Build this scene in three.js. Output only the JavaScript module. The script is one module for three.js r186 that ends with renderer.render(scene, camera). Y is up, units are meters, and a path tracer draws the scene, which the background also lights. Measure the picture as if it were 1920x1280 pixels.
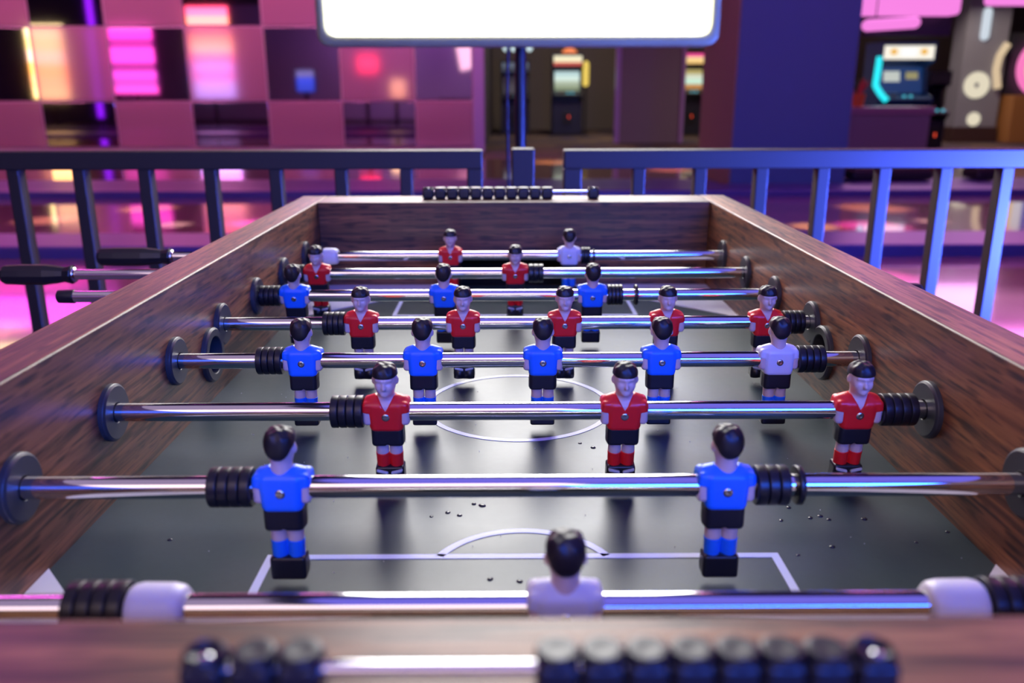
import * as THREE from 'three';
import { RoundedBoxGeometry } from 'three/addons/geometries/RoundedBoxGeometry.js';
import { mergeGeometries, mergeVertices } from 'three/addons/utils/BufferGeometryUtils.js';
import { RectAreaLightUniformsLib } from 'three/addons/lights/RectAreaLightUniformsLib.js';
import { Brush, Evaluator, SUBTRACTION } from 'three-bvh-csg';

// ------------------------------------------------------------------ camera, light, exposure
const scene = new THREE.Scene();
scene.background = new THREE.Color(0, 0, 0);
const renderer = new THREE.WebGLRenderer({ antialias: true });
renderer.toneMapping = THREE.LinearToneMapping;
renderer.toneMappingExposure = 1.0;
renderer.shadowMap.enabled = true;
renderer.shadowMap.type = THREE.PCFSoftShadowMap;
RectAreaLightUniformsLib.init();

const camera = new THREE.PerspectiveCamera(43.66, 1.5, 0.02, 80);
camera.position.set(-0.0103, 1.1175, 0.2449);
camera.up.set(0.00334, 0.96, -0.2796);
camera.lookAt(-0.0103 + 0.00403, 1.1175 - 0.27963, 0.2449 - 0.9601);
camera.focus = 0.84;
camera.userData.fStop = 4.8;

// light levels (radiance of each luminous face)
const L = {
  panel: 11.5, blueScreen: 25, blueWash: 1400, wallPink: 33, laneMagenta: 12.5, rearViolet: 10, ringPink: 4, canopy: 0.42, warmFill: 1.1, arcade: 22, pillarBlue: 24, addedSignBand: 2,
};

// ------------------------------------------------------------------ helpers
function mulberry(a) { return () => { a |= 0; a = a + 0x6D2B79F5 | 0; let t = Math.imul(a ^ a >>> 15, 1 | a); t = t + Math.imul(t ^ t >>> 7, 61 | t) ^ t; return ((t ^ t >>> 14) >>> 0) / 4294967296; }; }
const rnd = mulberry(11);
const taken = {};
function numbered(n) { if (!(n in taken)) { taken[n] = 0; return n; } taken[n]++; return n + '_' + String(taken[n]).padStart(3, '0'); }
function shade(o) { o.traverse((m) => { if (m.isMesh) { m.castShadow = true; m.receiveShadow = true; } }); return o; }
function obj(name, geo, material, parent) {
  const g = Array.isArray(geo) ? mergeGeometries(geo.map((a) => (a.index ? a.toNonIndexed() : a))) : geo;
  const m = new THREE.Mesh(g, material); m.name = parent ? name : numbered(name);
  m.castShadow = m.receiveShadow = true;
  (parent || scene).add(m);
  return m;
}
function thing(name, label, category, pos = [0, 0, 0], group, turn = 0) {
  const o = new THREE.Group(); o.name = numbered(name); scene.add(o);
  o.position.set(...pos); o.rotation.y = turn;
  o.userData = { label, category }; if (group) o.userData.group = group;
  return o;
}
function tag(o, label, category, group) { o.userData.label = label; o.userData.category = category; if (group) o.userData.group = group; return o; }
function struct(name, geo, material, label) { const o = obj(name, geo, material); o.userData = { kind: 'structure', label }; return o; }
const T = (g, x, y, z) => g.translate(x, y, z);
function rbox(w, h, d, r = 0.002, x = 0, y = 0, z = 0, seg = 2) { return T(new RoundedBoxGeometry(w, h, d, seg, Math.min(r, w / 2.01, h / 2.01, d / 2.01)), x, y, z); }
function bbox(w, h, d, x = 0, y = 0, z = 0) { return T(new THREE.BoxGeometry(w, h, d), x, y, z); }
function span(x0, x1, y0, y1, z0, z1, r = 0) { const a = [x1 - x0, y1 - y0, z1 - z0, (x0 + x1) / 2, (y0 + y1) / 2, (z0 + z1) / 2]; return r ? rbox(a[0], a[1], a[2], r, a[3], a[4], a[5]) : bbox(...a); }
function cylX(r, x0, x1, y = 0, z = 0, seg = 32) { const g = new THREE.CylinderGeometry(r, r, x1 - x0, seg); g.rotateZ(Math.PI / 2); return T(g, (x0 + x1) / 2, y, z); }
function cylY(r, y0, y1, x = 0, z = 0, seg = 24, r2 = r) { return T(new THREE.CylinderGeometry(r2, r, y1 - y0, seg), x, (y0 + y1) / 2, z); }
function latheX(pts, seg = 36, sharp = false) {
  if (!sharp) { const g = new THREE.LatheGeometry(pts.map(([x, r]) => new THREE.Vector2(r, x)), seg); g.rotateZ(-Math.PI / 2); return g; }
  const gs = []; for (let i = 0; i + 1 < pts.length; i++) gs.push(new THREE.LatheGeometry([pts[i], pts[i + 1]].map(([x, r]) => new THREE.Vector2(r, x)), seg));
  const g = mergeGeometries(gs); g.rotateZ(-Math.PI / 2); return g;
} // profile along +x
function boxUV(g, grain = 0) { // uv in metres, u along the grain axis
  const p = g.attributes.position, n = g.attributes.normal, uv = new Float32Array(p.count * 2);
  for (let i = 0; i < p.count; i++) {
    const P = [p.getX(i), p.getY(i), p.getZ(i)], N = [Math.abs(n.getX(i)), Math.abs(n.getY(i)), Math.abs(n.getZ(i))];
    const k = N[0] >= N[1] && N[0] >= N[2] ? 0 : N[1] >= N[2] ? 1 : 2;
    let a = grain, b;
    if (k === grain) { a = (grain + 1) % 3; b = (grain + 2) % 3; } else b = 3 - k - grain;
    uv[2 * i] = P[a] + 0.37 * k; uv[2 * i + 1] = P[b] + 0.21 * k;
  }
  g.setAttribute('uv', new THREE.BufferAttribute(uv, 2)); return g;
}
const lin = (r, g, b) => new THREE.Color().setRGB(r, g, b);
function M(o) { const p = { ...o }; if (Array.isArray(p.color)) p.color = lin(...p.color); if (Array.isArray(p.emissive)) p.emissive = lin(...p.emissive); return new THREE.MeshPhysicalMaterial(p); }
const glowMat = (c, k = 1) => M({ color: [0.02, 0.02, 0.02], roughness: 0.5, emissive: c, emissiveIntensity: k });
function areaLight(color, intensity, w, h, pos, look, parent) {
  const l = new THREE.RectAreaLight(lin(...color), intensity, w, h);
  l.position.set(...pos); (parent || scene).add(l); l.lookAt(...look); return l;
}

// periodic value noise
function lattice(seed, n) { const r = mulberry(seed), a = new Float32Array(n * n); for (let i = 0; i < a.length; i++) a[i] = r(); return a; }
const LAT = lattice(5, 256);
function vn(u, v, fx, fy, s) { // u,v in 0..1, periodic
  const x = u * fx, y = v * fy, xi = Math.floor(x), yi = Math.floor(y), a = x - xi, b = y - yi;
  const sa = a * a * (3 - 2 * a), sb = b * b * (3 - 2 * b);
  const h = (i, j) => LAT[((((j % fy) + fy) % fy) * 57 + s * 131 + ((((i % fx) + fx) % fx) * 17) * 256 + (((i % fx) + fx) % fx)) % 65536];
  return (h(xi, yi) * (1 - sa) + h(xi + 1, yi) * sa) * (1 - sb) + (h(xi, yi + 1) * (1 - sa) + h(xi + 1, yi + 1) * sa) * sb;
}
function dataTex(w, h, fn, { srgb = false, sx = 1, sy = 1 } = {}) {
  const d = new Uint8Array(w * h * 4);
  for (let j = 0; j < h; j++) for (let i = 0; i < w; i++) {
    const c = fn(i / w, j / h), k = (j * w + i) * 4;
    for (let q = 0; q < 3; q++) d[k + q] = Math.max(0, Math.min(255, Math.round(c[q] * 255)));
    d[k + 3] = 255;
  }
  const t = new THREE.DataTexture(d, w, h); t.wrapS = t.wrapT = THREE.RepeatWrapping; t.magFilter = THREE.LinearFilter; t.minFilter = THREE.LinearMipmapLinearFilter; t.generateMipmaps = true;
  if (srgb) t.colorSpace = THREE.SRGBColorSpace;
  t.repeat.set(1 / sx, 1 / sy); t.needsUpdate = true; return t;
}
// walnut laminate: long cathedral bands, streaks and short dark pores; 0.9 m by 0.3 m
function woodValue(u, v) {
  const warp = 0.05 * (vn(u, v, 3, 4, 1) - 0.5) + 0.016 * (vn(u, v, 9, 14, 2) - 0.5);
  const w = v + warp;
  const band = vn(u, w, 2, 16, 3), streak = vn(u, w, 6, 70, 4), fine = vn(u, w, 16, 190, 6);
  const pore = Math.max(0, vn(u, w, 34, 120, 7) - 0.58) * 2.4, pore2 = Math.max(0, vn(u, w, 60, 210, 9) - 0.66) * 2.0;
  let t = 0.45 + 0.5 * (band - 0.5) + 0.44 * (streak - 0.5) + 0.22 * (fine - 0.5) - 0.5 * pore - 0.35 * pore2;
  return Math.max(0, Math.min(1, t));
}
const woodCol = dataTex(1024, 512, (u, v) => {
  const t = woodValue(u, v), a = [0.21, 0.115, 0.07], b = [0.76, 0.50, 0.31];
  return [0, 1, 2].map((k) => a[k] + (b[k] - a[k]) * t);
}, { srgb: true, sx: 0.9, sy: 0.3 });
const woodBump = dataTex(1024, 512, (u, v) => { const t = woodValue(u, v); return [t, t, t]; }, { sx: 0.9, sy: 0.3 });
const fieldCol = dataTex(512, 512, (u, v) => {
  const n = vn(u, v, 5, 5, 1), m = vn(u, v, 40, 40, 2), s = vn(u, v, 170, 170, 8), k = 0.9 + 0.06 * (n - 0.5) + 0.03 * (m - 0.5) + 0.05 * (s - 0.5);
  return [0.165 * k, 0.25 * k, 0.265 * k];
}, { srgb: true, sx: 0.5, sy: 0.5 });
const fieldRough = dataTex(256, 256, (u, v) => { const n = 0.37 + 0.02 * (vn(u, v, 6, 6, 3) - 0.5) + 0.02 * (vn(u, v, 120, 120, 4) - 0.5); return [n, n, n]; }, { sx: 0.6, sy: 0.6 });
const laneCol = dataTex(512, 256, (u, v) => {
  const b = vn(u, v, 3, 48, 2), c = vn(u, v, 9, 96, 5), k = 0.86 + 0.18 * (b - 0.5) + 0.1 * (c - 0.5);
  return [0.70 * k, 0.50 * k, 0.47 * k];
}, { srgb: true, sx: 5, sy: 2.4 });
const carpetCol = dataTex(512, 512, (u, v) => {
  const n = vn(u, v, 7, 7, 2), m = vn(u, v, 22, 22, 3), f = vn(u, v, 128, 128, 4);
  const k = 0.8 + 0.3 * (f - 0.5), a = n > 0.62 ? [0.50, 0.40, 0.34] : m > 0.66 ? [0.32, 0.26, 0.42] : [0.36, 0.29, 0.31];
  return a.map((x) => x * k);
}, { srgb: true, sx: 4, sy: 4 });
const scuff = dataTex(256, 256, (u, v) => { const n = 0.42 + 0.25 * (vn(u, v, 9, 9, 3) - 0.5) + 0.2 * (vn(u, v, 60, 60, 4) - 0.5); return [n, n, n]; }, { sx: 0.08, sy: 0.08 });

// ------------------------------------------------------------------ materials
const mat = {
  wood: M({ color: [1, 1, 1], map: woodCol, roughness: 0.5, bumpMap: woodBump, bumpScale: 0.00025, clearcoat: 0.25, clearcoatRoughness: 0.25 }),
  field: M({ color: [1, 1, 1], map: fieldCol, roughness: 1, roughnessMap: fieldRough }),
  line: M({ color: [0.66, 0.71, 0.9], roughness: 0.4 }),
  cornerWhite: M({ color: [0.84, 0.83, 0.86], roughness: 0.3 }),
  chrome: M({ color: [0.82, 0.82, 0.84], metalness: 1, roughness: 0.07 }),
  washer: M({ color: [0.045, 0.047, 0.05], roughness: 0.42 }),
  rubber: M({ color: [0.008, 0.008, 0.011], roughness: 0.36 }),
  handle: M({ color: [0.012, 0.012, 0.014], roughness: 0.42 }),
  hole: M({ color: [0.006, 0.006, 0.007], roughness: 0.9 }),
  bead: M({ color: [0.016, 0.016, 0.019], roughness: 0.36 }),
  collar: M({ color: [0.74, 0.73, 0.76], roughness: 0.4 }),
  skin: M({ color: [0.66, 0.49, 0.45], roughness: 0.38 }),
  hair: M({ color: [0.010, 0.008, 0.010], roughness: 0.46 }),
  red: M({ color: [0.84, 0.014, 0.018], roughness: 0.34 }),
  blue: M({ color: [0.012, 0.18, 0.86], roughness: 0.34 }),
  white: M({ color: [0.66, 0.66, 0.78], roughness: 0.38 }),
  shorts: M({ color: [0.011, 0.011, 0.016], roughness: 0.4 }),
  boot: M({ color: [0.012, 0.013, 0.018], roughness: 0.3 }),
  bootTrim: M({ color: [0.5, 0.55, 0.62], roughness: 0.4 }),
  screw: M({ color: [0.6, 0.61, 0.64], metalness: 1, roughness: 0.22 }),
  railing: M({ color: [0.022, 0.016, 0.009], roughness: 0.55 }),
  panelFrame: M({ color: [0.34, 0.34, 0.15], roughness: 0.55 }),  // grey yellowed in the paint to offset blue light on the frame
  black: M({ color: [0.012, 0.012, 0.014], roughness: 0.5 }),
  stand: M({ color: [0.010, 0.010, 0.011], roughness: 0.4 }),
  mirror: M({ color: [0.66, 0.42, 0.60], metalness: 1, roughness: 0.04 }),
  pinkTile: M({ color: [0.62, 0.28, 0.43], metalness: 0.45, roughness: 0.08 }),
  grout: M({ color: [0.55, 0.36, 0.46], roughness: 0.5 }),
  lane: M({ color: [1, 1, 1], map: laneCol, roughness: 0.16, clearcoat: 1, clearcoatRoughness: 0.05 }),
  divider: M({ color: [0.06, 0.06, 0.24], roughness: 0.35 }),
  carpet: M({ color: [1, 1, 1], map: carpetCol, roughness: 0.95 }),
  wallDark: M({ color: [0.06, 0.045, 0.06], roughness: 0.8 }),
  wallBrown: M({ color: [0.20, 0.165, 0.14], roughness: 0.8 }),
  wallViolet: M({ color: [0.5, 0.4, 0.62], roughness: 0.7 }),
  plum: M({ color: [0.20, 0.18, 0.20], roughness: 0.6 }),
  pillar: M({ color: [0.045, 0.12, 0.25], roughness: 0.6 }),  // blue light on the front face is put into this paint
  pillarSide: M({ color: [0.20, 0.18, 0.14], roughness: 0.6 }),
  ceiling: M({ color: [0.03, 0.026, 0.034], roughness: 0.9 }),
  greyPillar: M({ color: [0.26, 0.27, 0.33], roughness: 0.6 }),
  ivory: glowMat([1.0, 0.9, 0.68], 0.75),
  woodOrange: M({ color: [0.36, 0.16, 0.05], roughness: 0.5 }),
  lavender: M({ color: [0.40, 0.28, 0.58], roughness: 0.35 }),
  cabinetDark: M({ color: [0.02, 0.022, 0.035], roughness: 0.45 }),
  cabinetBlue: M({ color: [0.02, 0.07, 0.2], roughness: 0.45 }),
  cabinetRed: M({ color: [0.2, 0.02, 0.03], roughness: 0.45 }),
  orange: M({ color: [0.75, 0.16, 0.03], roughness: 0.5 }),
  leaf: M({ color: [0.05, 0.10, 0.03], roughness: 0.6 }),
};

// ------------------------------------------------------------------ the room
const H = 5.0;
struct('floor', boxUV(span(-18.2, 15.2, -0.2, 0, -28.2, 7.2), 0), mat.carpet, 'dark mauve patterned carpet floor');
struct('ceiling', span(-18.2, 15.2, H, H + 0.2, -28.2, 7.2), mat.ceiling, 'dark ceiling');
struct('wall_left', span(-18.2, -18, 0, H, -17.4, 7.2), mat.wallDark, 'dark side wall');
struct('wall_right', span(15, 15.2, 0, H, -28.2, 7.2), mat.wallDark, 'dark side wall');
struct('wall_front', span(-18, 15, 0, H, 7, 7.2), mat.wallViolet, 'violet wall behind the viewer');
struct('wall_back', span(-0.5, 15, 0, H, -28.2, -28), mat.wallBrown, 'dim brown wall at the end of the arcade');
struct('wall_side', span(-0.7, -0.5, 0, H, -28, -17.3), mat.wallDark, 'dark wall beside the tiled wall');
{ // pink checkered wall of tiles
  const w = struct('wall_tiled', span(-18, -0.5, 0, H, -17.3, -17.04), mat.grout, 'pink checkered wall of mirror and satin tiles');
  const xs = [-17.9, -16.4, -14.93, -13.47, -12.0, -10.55, -9.1, -7.66, -6.17, -4.68, -3.24, -1.81, -0.69], ys = [0.1, 0.98, 2.35, 3.72, 4.98];
  for (let i = 0; i + 1 < xs.length; i++) for (let j = 0; j + 1 < ys.length; j++) {
    const isMirror = (i + j) % 2 === 0, a = xs[i + 1] - xs[i] - 0.03, b = ys[j + 1] - ys[j] - 0.03;
    const t = obj(isMirror ? 'mirror_tile' : 'pink_tile', rbox(a, b, 0.03, 0.008), isMirror ? mat.mirror : mat.pinkTile, w);
    t.position.set((xs[i] + xs[i + 1]) / 2, (ys[j] + ys[j + 1]) / 2, -17.03);
    t.rotation.set((rnd() - 0.5) * 0.004, (rnd() - 0.5) * 0.006, 0);
  }
  struct('trim_1', span(-0.68, -0.46, 0, H, -17.06, -16.94, 0.02), mat.lavender, 'lavender upright edge of the tiled wall');
}
// glossy lane strips and the raised strips between them
tag(obj('lane', boxUV(span(-17.9, 14.9, 0.001, 0.02, -5.6, -2.1), 0), mat.lane), 'glossy pink lit lane nearest behind the railing', 'lane');
tag(obj('lane', boxUV(span(-17.9, 14.9, 0.001, 0.02, -9.17, -6.24), 0), mat.lane), 'glossy pink lit lane between the two raised strips', 'lane');
tag(obj('lane', boxUV(span(-17.9, 14.9, 0.001, 0.02, -14.9, -11.75), 0), mat.lane), 'farthest glossy lane in front of the tiled wall', 'lane');
tag(obj('lane', boxUV(span(-17.9, 2.4, 0.001, 0.02, -11.73, -10.57), 0), mat.lane), 'narrow glossy strip left of the pillar base', 'lane');
tag(obj('lane', boxUV(span(4.2, 14.9, 0.001, 0.02, -11.73, -10.57), 0), mat.lane), 'narrow glossy strip right of the pillar base', 'lane');
tag(obj('lane_divider', span(-17.9, 14.9, 0.001, 0.105, -6.22, -5.61, 0.02), mat.divider), 'low violet raised strip between the nearer lanes', 'divider');
{
  const d = thing('lane_divider', 'low violet raised strip in front of the blue pillar', 'divider', [0, 0.001, 0]);
  obj('deck', span(-17.9, 14.9, 0, 0.09, -9.89, -9.2, 0.02), mat.divider, d);
  obj('deck', span(-17.9, 2.5, 0, 0.09, -10.55, -9.9, 0.02), mat.divider, d);
  obj('deck', span(4.1, 14.9, 0, 0.09, -10.55, -9.9, 0.02), mat.divider, d);
}
{ // big square pillar
  const p = thing('pillar', 'wide square pillar with blue light in its paint right of the light panel', 'pillar', [3.285, 0, -10.8]);
  obj('shaft', span(-0.675, 0.675, 0, H, -0.87, 0.87, 0.01), mat.pillar, p);
  obj('side_panel', span(-0.69, -0.676, 0, H, -0.86, 0.86), mat.pillarSide, p);  // brown facing keeps this side free of the painted blue light
}
{ // doorway frame and plum partition at the arcade entrance
  const p = thing('partition', 'plain plum partition panel between the doorway and pillar', 'partition', [3.3, 0, -20]);
  obj('panel', span(-0.74, 0.62, 0, 3.2, -0.06, 0.06, 0.01), mat.plum, p);
  obj('post', span(-0.86, -0.745, 0, 3.2, -0.08, 0.08, 0.01), mat.lavender, p);
  obj('post', span(0.63, 0.72, 0, 3.2, -0.08, 0.08, 0.01), mat.lavender, p);
}

// ------------------------------------------------------------------ lamps of the hall, some added out of view
function ceilingWash(label, x, z, w, d, color, k, look, y = H - 0.25, name = 'ceiling_lamp') { // box fixture with a luminous face
  const g = thing(name, label, 'lamp', [x, y, z]);
  const dir = new THREE.Vector3(look[0] - x, look[1] - y, look[2] - z).normalize();
  g.quaternion.setFromUnitVectors(new THREE.Vector3(0, -1, 0), dir);
  obj('housing', rbox(w + 0.08, 0.1, d + 0.08, 0.02, 0, 0.055, 0), mat.black, g);
  obj('diffuser', rbox(w, 0.012, d, 0.004, 0, -0.002, 0), glowMat(color, Math.min(k, 3)), g);
  const l = new THREE.RectAreaLight(lin(...color), k, w, d); l.position.set(0, -0.012, 0); l.rotation.x = -Math.PI / 2; g.add(l);
  return g;
}
for (const [i, x] of [-15, -11.5, -8, -4.5, -1.4].entries())
  ceilingWash('pink wall washer above the tiled wall, number ' + ['one', 'two', 'three', 'four', 'five'][i] + ' from the left', x, -14.6, 2.2, 0.35, [1.0, 0.34, 0.62], L.wallPink, [x, 1.6, -17]);
for (const [i, [x, z, c]] of [[-9, -8, [1, 0.10, 0.75]], [-4.2, -5.4, [1, 0.12, 0.85]], [1.2, -8.2, [1, 0.2, 0.55]], [6, -7.4, [1, 0.16, 0.85]], [4.4, -4.2, [1, 0.3, 0.9]], [-9.5, -4.4, [1, 0.3, 0.6]], [9, -13, [1, 0.55, 0.5]]].entries())
  ceilingWash(['magenta lamp over the far left lanes', 'magenta lamp over the left lanes', 'rose lamp over the middle lanes', 'magenta lamp over the right lanes', 'pale magenta lamp over the near right lane', 'rose lamp over the near left lane', 'peach lamp over the right carpet'][i], x, z, 1.8, 0.6, c, L.laneMagenta, [x, 0, z]);
for (const [i, x] of [-6, -1.5, 3].entries())
  ceilingWash(['violet washer at the left of the rear wall', 'violet washer at the middle of the rear wall', 'violet washer at the right of the rear wall'][i], x, 5.0, 2.6, 0.4, [[0.8, 0.5, 1], [0.75, 0.45, 1], [0.5, 0.4, 1]][i], L.rearViolet, [x, 2.4, 7]);

ceilingWash('broad rose ceiling panel above the table at left', -3.0, 1.0, 3.6, 5.2, [0.75, 0.55, 0.9], L.canopy * 0.55, [-3.0, 0, 1.0]);
ceilingWash('broad blue violet ceiling panel above the table', 1.2, 1.0, 4.4, 5.2, [0.22, 0.18, 1], L.canopy, [1.2, 0, 1.0]);
ceilingWash('added broad warm fill lamp above and behind the viewer', -0.9, 2.5, 2.6, 1.6, [1, 0.74, 0.8], L.warmFill, [0, 0.86, -0.7], 3.0);  // unseen fill lamp, added to warm the table and the red shirts
ceilingWash('added warm lamp in the far arcade ahead', 2.2, -21.5, 1.6, 1.0, [1, 0.85, 0.72], L.arcade, [2.2, 0, -23]);  // unseen lamp, added to brighten the dark arcade
ceilingWash('added warm lamp in the far arcade at right', 8.6, -17.6, 1.8, 1.2, [1, 0.8, 0.6], L.arcade, [8.6, 0, -20]);  // also an unseen lamp, added to lift the right side of the arcade
ceilingWash('blue lamp shining on the square pillar', 4.6, -5.4, 0.9, 0.4, [0.05, 0.08, 1], L.pillarBlue, [3.4, 1.0, -10]);
function addedSignBand(label, x, y, z, w, h, color, k) {  // unseen signs added for the glossy lanes to mirror
  const g = thing('added_sign_band', label, 'sign', [x, y, z]);
  obj('housing', rbox(w + 0.06, h + 0.06, 0.08, 0.02, 0, 0, -0.05), mat.black, g);
  obj('glow_face', rbox(w, h, 0.02, 0.006), glowMat(color, Math.min(k, 2)), g);
  const l = new THREE.RectAreaLight(lin(...color), k, w * 0.98, h * 0.96); l.position.z = 0.014; l.rotation.y = Math.PI; g.add(l);
}
addedSignBand('added magenta sign band high on the tiled wall at left', -9.6, 3.25, -16.9, 3.2, 0.62, [1, 0.06, 0.9], L.addedSignBand * 1.5);
addedSignBand('added pink sign band high on the tiled wall', -6.0, 3.2, -16.9, 2.4, 0.5, [1, 0.25, 0.6], L.addedSignBand);
addedSignBand('added violet sign band high on the tiled wall', -3.2, 3.3, -16.9, 2.2, 0.6, [0.8, 0.12, 1], L.addedSignBand);
addedSignBand('added yellow sign band near the ceiling at left', -9.4, 4.05, -16.9, 2.6, 0.3, [1, 0.8, 0.3], L.addedSignBand);
addedSignBand('added big lavender pink sign above the right arcade', 9.2, 3.9, -19.4, 4.6, 1.25, [0.95, 0.4, 0.95], L.addedSignBand);
addedSignBand('added magenta sign above the arcade near the pillar', 5.4, 3.8, -18.6, 2.4, 1.0, [1, 0.15, 0.8], L.addedSignBand);

function addedSpot(label, x, z, color, cd, deg = 3.2) { // added ceiling can, its pool stands in for coloured reflections on the lane
  const g = thing('added_spot', label, 'lamp', [x, H - 0.32, z + 1.2], 'added ceiling spots over the lanes');
  obj('can', [new THREE.CylinderGeometry(0.07, 0.09, 0.2, 16, 1, true).translate(0, 0.08, 0), cylY(0.012, 0.18, 0.32)], mat.black, g);
  obj('bulb', new THREE.SphereGeometry(0.05, 14, 10), glowMat(color, 2), g);
  const l = new THREE.SpotLight(lin(...color), cd, 0, deg * Math.PI / 180, 0.7); l.position.set(0, 0, 0); l.shadow.radius = 2; l.castShadow = true; g.add(l);
  l.target.position.set(0, -H + 0.34, -1.2); g.add(l.target);
}
for (const [w, x, z, c, cd, a] of [
  ['yellow', 2.6, -7.0, [1, 0.72, 0.2], 90, 3], ['magenta', 3.1, -7.0, [1, 0.1, 0.85], 90, 4.5], ['peach', 3.6, -8.2, [1, 0.55, 0.3], 70, 5], ['white', 3.75, -7.3, [1, 0.95, 1], 60, 2.2],
  ['peach', -4.2, -7.5, [1, 0.5, 0.4], 80, 4], ['amber', -3.6, -8.3, [1, 0.65, 0.25], 80, 4], ['white', -2.95, -7.2, [1, 0.9, 0.95], 70, 2.4], ['violet', -2.2, -7.3, [0.75, 0.12, 1], 120, 4],
  ['magenta', -2.9, -4.9, [1, 0.04, 0.95], 45, 6], ['orchid', -2.0, -4.5, [0.8, 0.1, 1], 45, 4], ['yellow', -2.55, -3.75, [1, 0.75, 0.3], 40, 3], ['lavender', 2.8, -4.2, [0.6, 0.5, 1], 25, 6], ['magenta', 2.25, -4.9, [1, 0.15, 0.95], 60, 4],
  ['amber', 0.75, -14.1, [1, 0.6, 0.25], 110, 6], ['rose', 2.4, -12.6, [1, 0.4, 0.35], 90, 5]])
  addedSpot(w + ' added ceiling spot over the lane ' + (x < 0 ? 'left' : 'right') + ' of centre ' + (z < -9 ? 'in front of the doorway' : z < -6 ? 'beyond the first strip' : 'behind the railing'), x, z, c, cd * 6, a);

// ------------------------------------------------------------------ lit panel on a stand beyond the railing
{
  const p = thing('light_panel', 'large bright white light panel on a dark stand', 'light panel', [0.022, 0.02, -2.5]);
  const W = 1.205, y0 = 1.235, y1 = 3.1, yc = (y0 + y1) / 2, h = y1 - y0;
  const outer = new THREE.Shape(), rr = (s, w, hh, r) => { s.moveTo(-w + r, -hh); s.lineTo(w - r, -hh); s.quadraticCurveTo(w, -hh, w, -hh + r); s.lineTo(w, hh - r); s.quadraticCurveTo(w, hh, w - r, hh); s.lineTo(-w + r, hh); s.quadraticCurveTo(-w, hh, -w, hh - r); s.lineTo(-w, -hh + r); s.quadraticCurveTo(-w, -hh, -w + r, -hh); return s; };
  rr(outer, W / 2 - 0.010, h / 2 - 0.010, 0.03); const hole = rr(new THREE.Path(), W / 2 - 0.014, h / 2 - 0.016, 0.05); outer.holes.push(hole);
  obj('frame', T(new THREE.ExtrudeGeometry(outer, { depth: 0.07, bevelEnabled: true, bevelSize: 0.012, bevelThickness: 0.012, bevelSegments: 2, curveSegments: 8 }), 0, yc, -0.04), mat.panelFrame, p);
  obj('back_shell', rbox(W - 0.03, h - 0.03, 0.03, 0.012, 0, yc, -0.035), mat.black, p);
  obj('diffuser', rbox(W - 0.05, h - 0.054, 0.02, 0.009, 0, yc, 0.0), glowMat([1, 1, 1], 3), p);
  const l = new THREE.RectAreaLight(lin(1, 0.97, 0.93), L.panel, W - 0.07, h - 0.075); l.position.set(0, yc, 0.013); l.rotation.y = Math.PI; p.add(l);
  obj('pole', cylY(0.018, 0.06, 1.3, 0.008, -0.06), mat.stand, p);
  obj('pole', cylY(0.012, 1.0, 1.6, 0.008, -0.06), mat.stand, p);
  obj('cable', new THREE.TubeGeometry(new THREE.CatmullRomCurve3([[-0.03, 1.27, -0.05], [-0.034, 1.1, -0.06], [-0.03, 0.8, -0.06], [-0.02, 0.4, -0.06], [0.0, 0.08, -0.05]].map((a) => new THREE.Vector3(...a))), 24, 0.005, 8), mat.black, p);
  for (let k = 0; k < 3; k++) {
    const a = k * 2.094 + 0.5, c = new THREE.CatmullRomCurve3([new THREE.Vector3(0.008, 0.42, -0.06), new THREE.Vector3(0.008 + 0.25 * Math.cos(a), 0.12, -0.06 + 0.25 * Math.sin(a)), new THREE.Vector3(0.008 + 0.38 * Math.cos(a), 0.012, -0.06 + 0.38 * Math.sin(a))]);
    obj('leg', new THREE.TubeGeometry(c, 12, 0.011, 8), mat.stand, p);
  }
  obj('collar', cylY(0.026, 0.4, 0.46, 0.008, -0.06), mat.black, p);
}

// ------------------------------------------------------------------ blue lights behind and beside the viewer
{
  const p = thing('blue_screen', 'blue glowing display on two posts behind the viewer', 'screen', [0.85, 0, 1.9]);
  obj('post', [cylY(0.02, 0.01, 1.5, -0.4, 0.07), cylY(0.02, 0.01, 1.5, 0.4, 0.07), span(-0.6, 0.6, 0, 0.03, -0.15, 0.25, 0.01)], mat.black, p);
  const hd = new THREE.Group(); hd.name = 'display'; p.add(hd); hd.position.set(0, 1.87, 0); hd.lookAt(0.3, 0.86, -0.7);
  obj('housing', rbox(1.36, 0.86, 0.06, 0.02, 0, 0, -0.036), mat.black, hd);
  obj('screen', rbox(1.3, 0.8, 0.012, 0.005), glowMat([0.03, 0.16, 1], 3), hd);
  const l = new THREE.RectAreaLight(lin(0.02, 0.11, 1), L.blueScreen, 1.28, 0.78); l.position.set(0, 0, 0.01); l.rotation.y = Math.PI; hd.add(l);
}
{
  const p = thing('blue_wash_lamp', 'low blue wash lamp right of the table', 'lamp', [1.72, 0, -1.28]);
  obj('stand', [cylY(0.016, 0.02, 0.6), cylY(0.2, 0, 0.02)], mat.stand, p);
  const hd = new THREE.Group(); hd.name = 'head'; p.add(hd); hd.position.set(0, 0.7, 0);
  hd.lookAt(0.95, 0.9, -1.78);
  obj('housing', rbox(0.46, 0.22, 0.1, 0.02, 0, 0, -0.055), mat.black, hd);
  obj('lens', rbox(0.42, 0.18, 0.01, 0.004), glowMat([0.05, 0.16, 1], 3), hd);
  const l = new THREE.RectAreaLight(lin(0.06, 0.11, 1), L.blueWash, 0.41, 0.17); l.position.set(0, 0, 0.008); l.rotation.y = Math.PI; hd.add(l);
}

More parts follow.
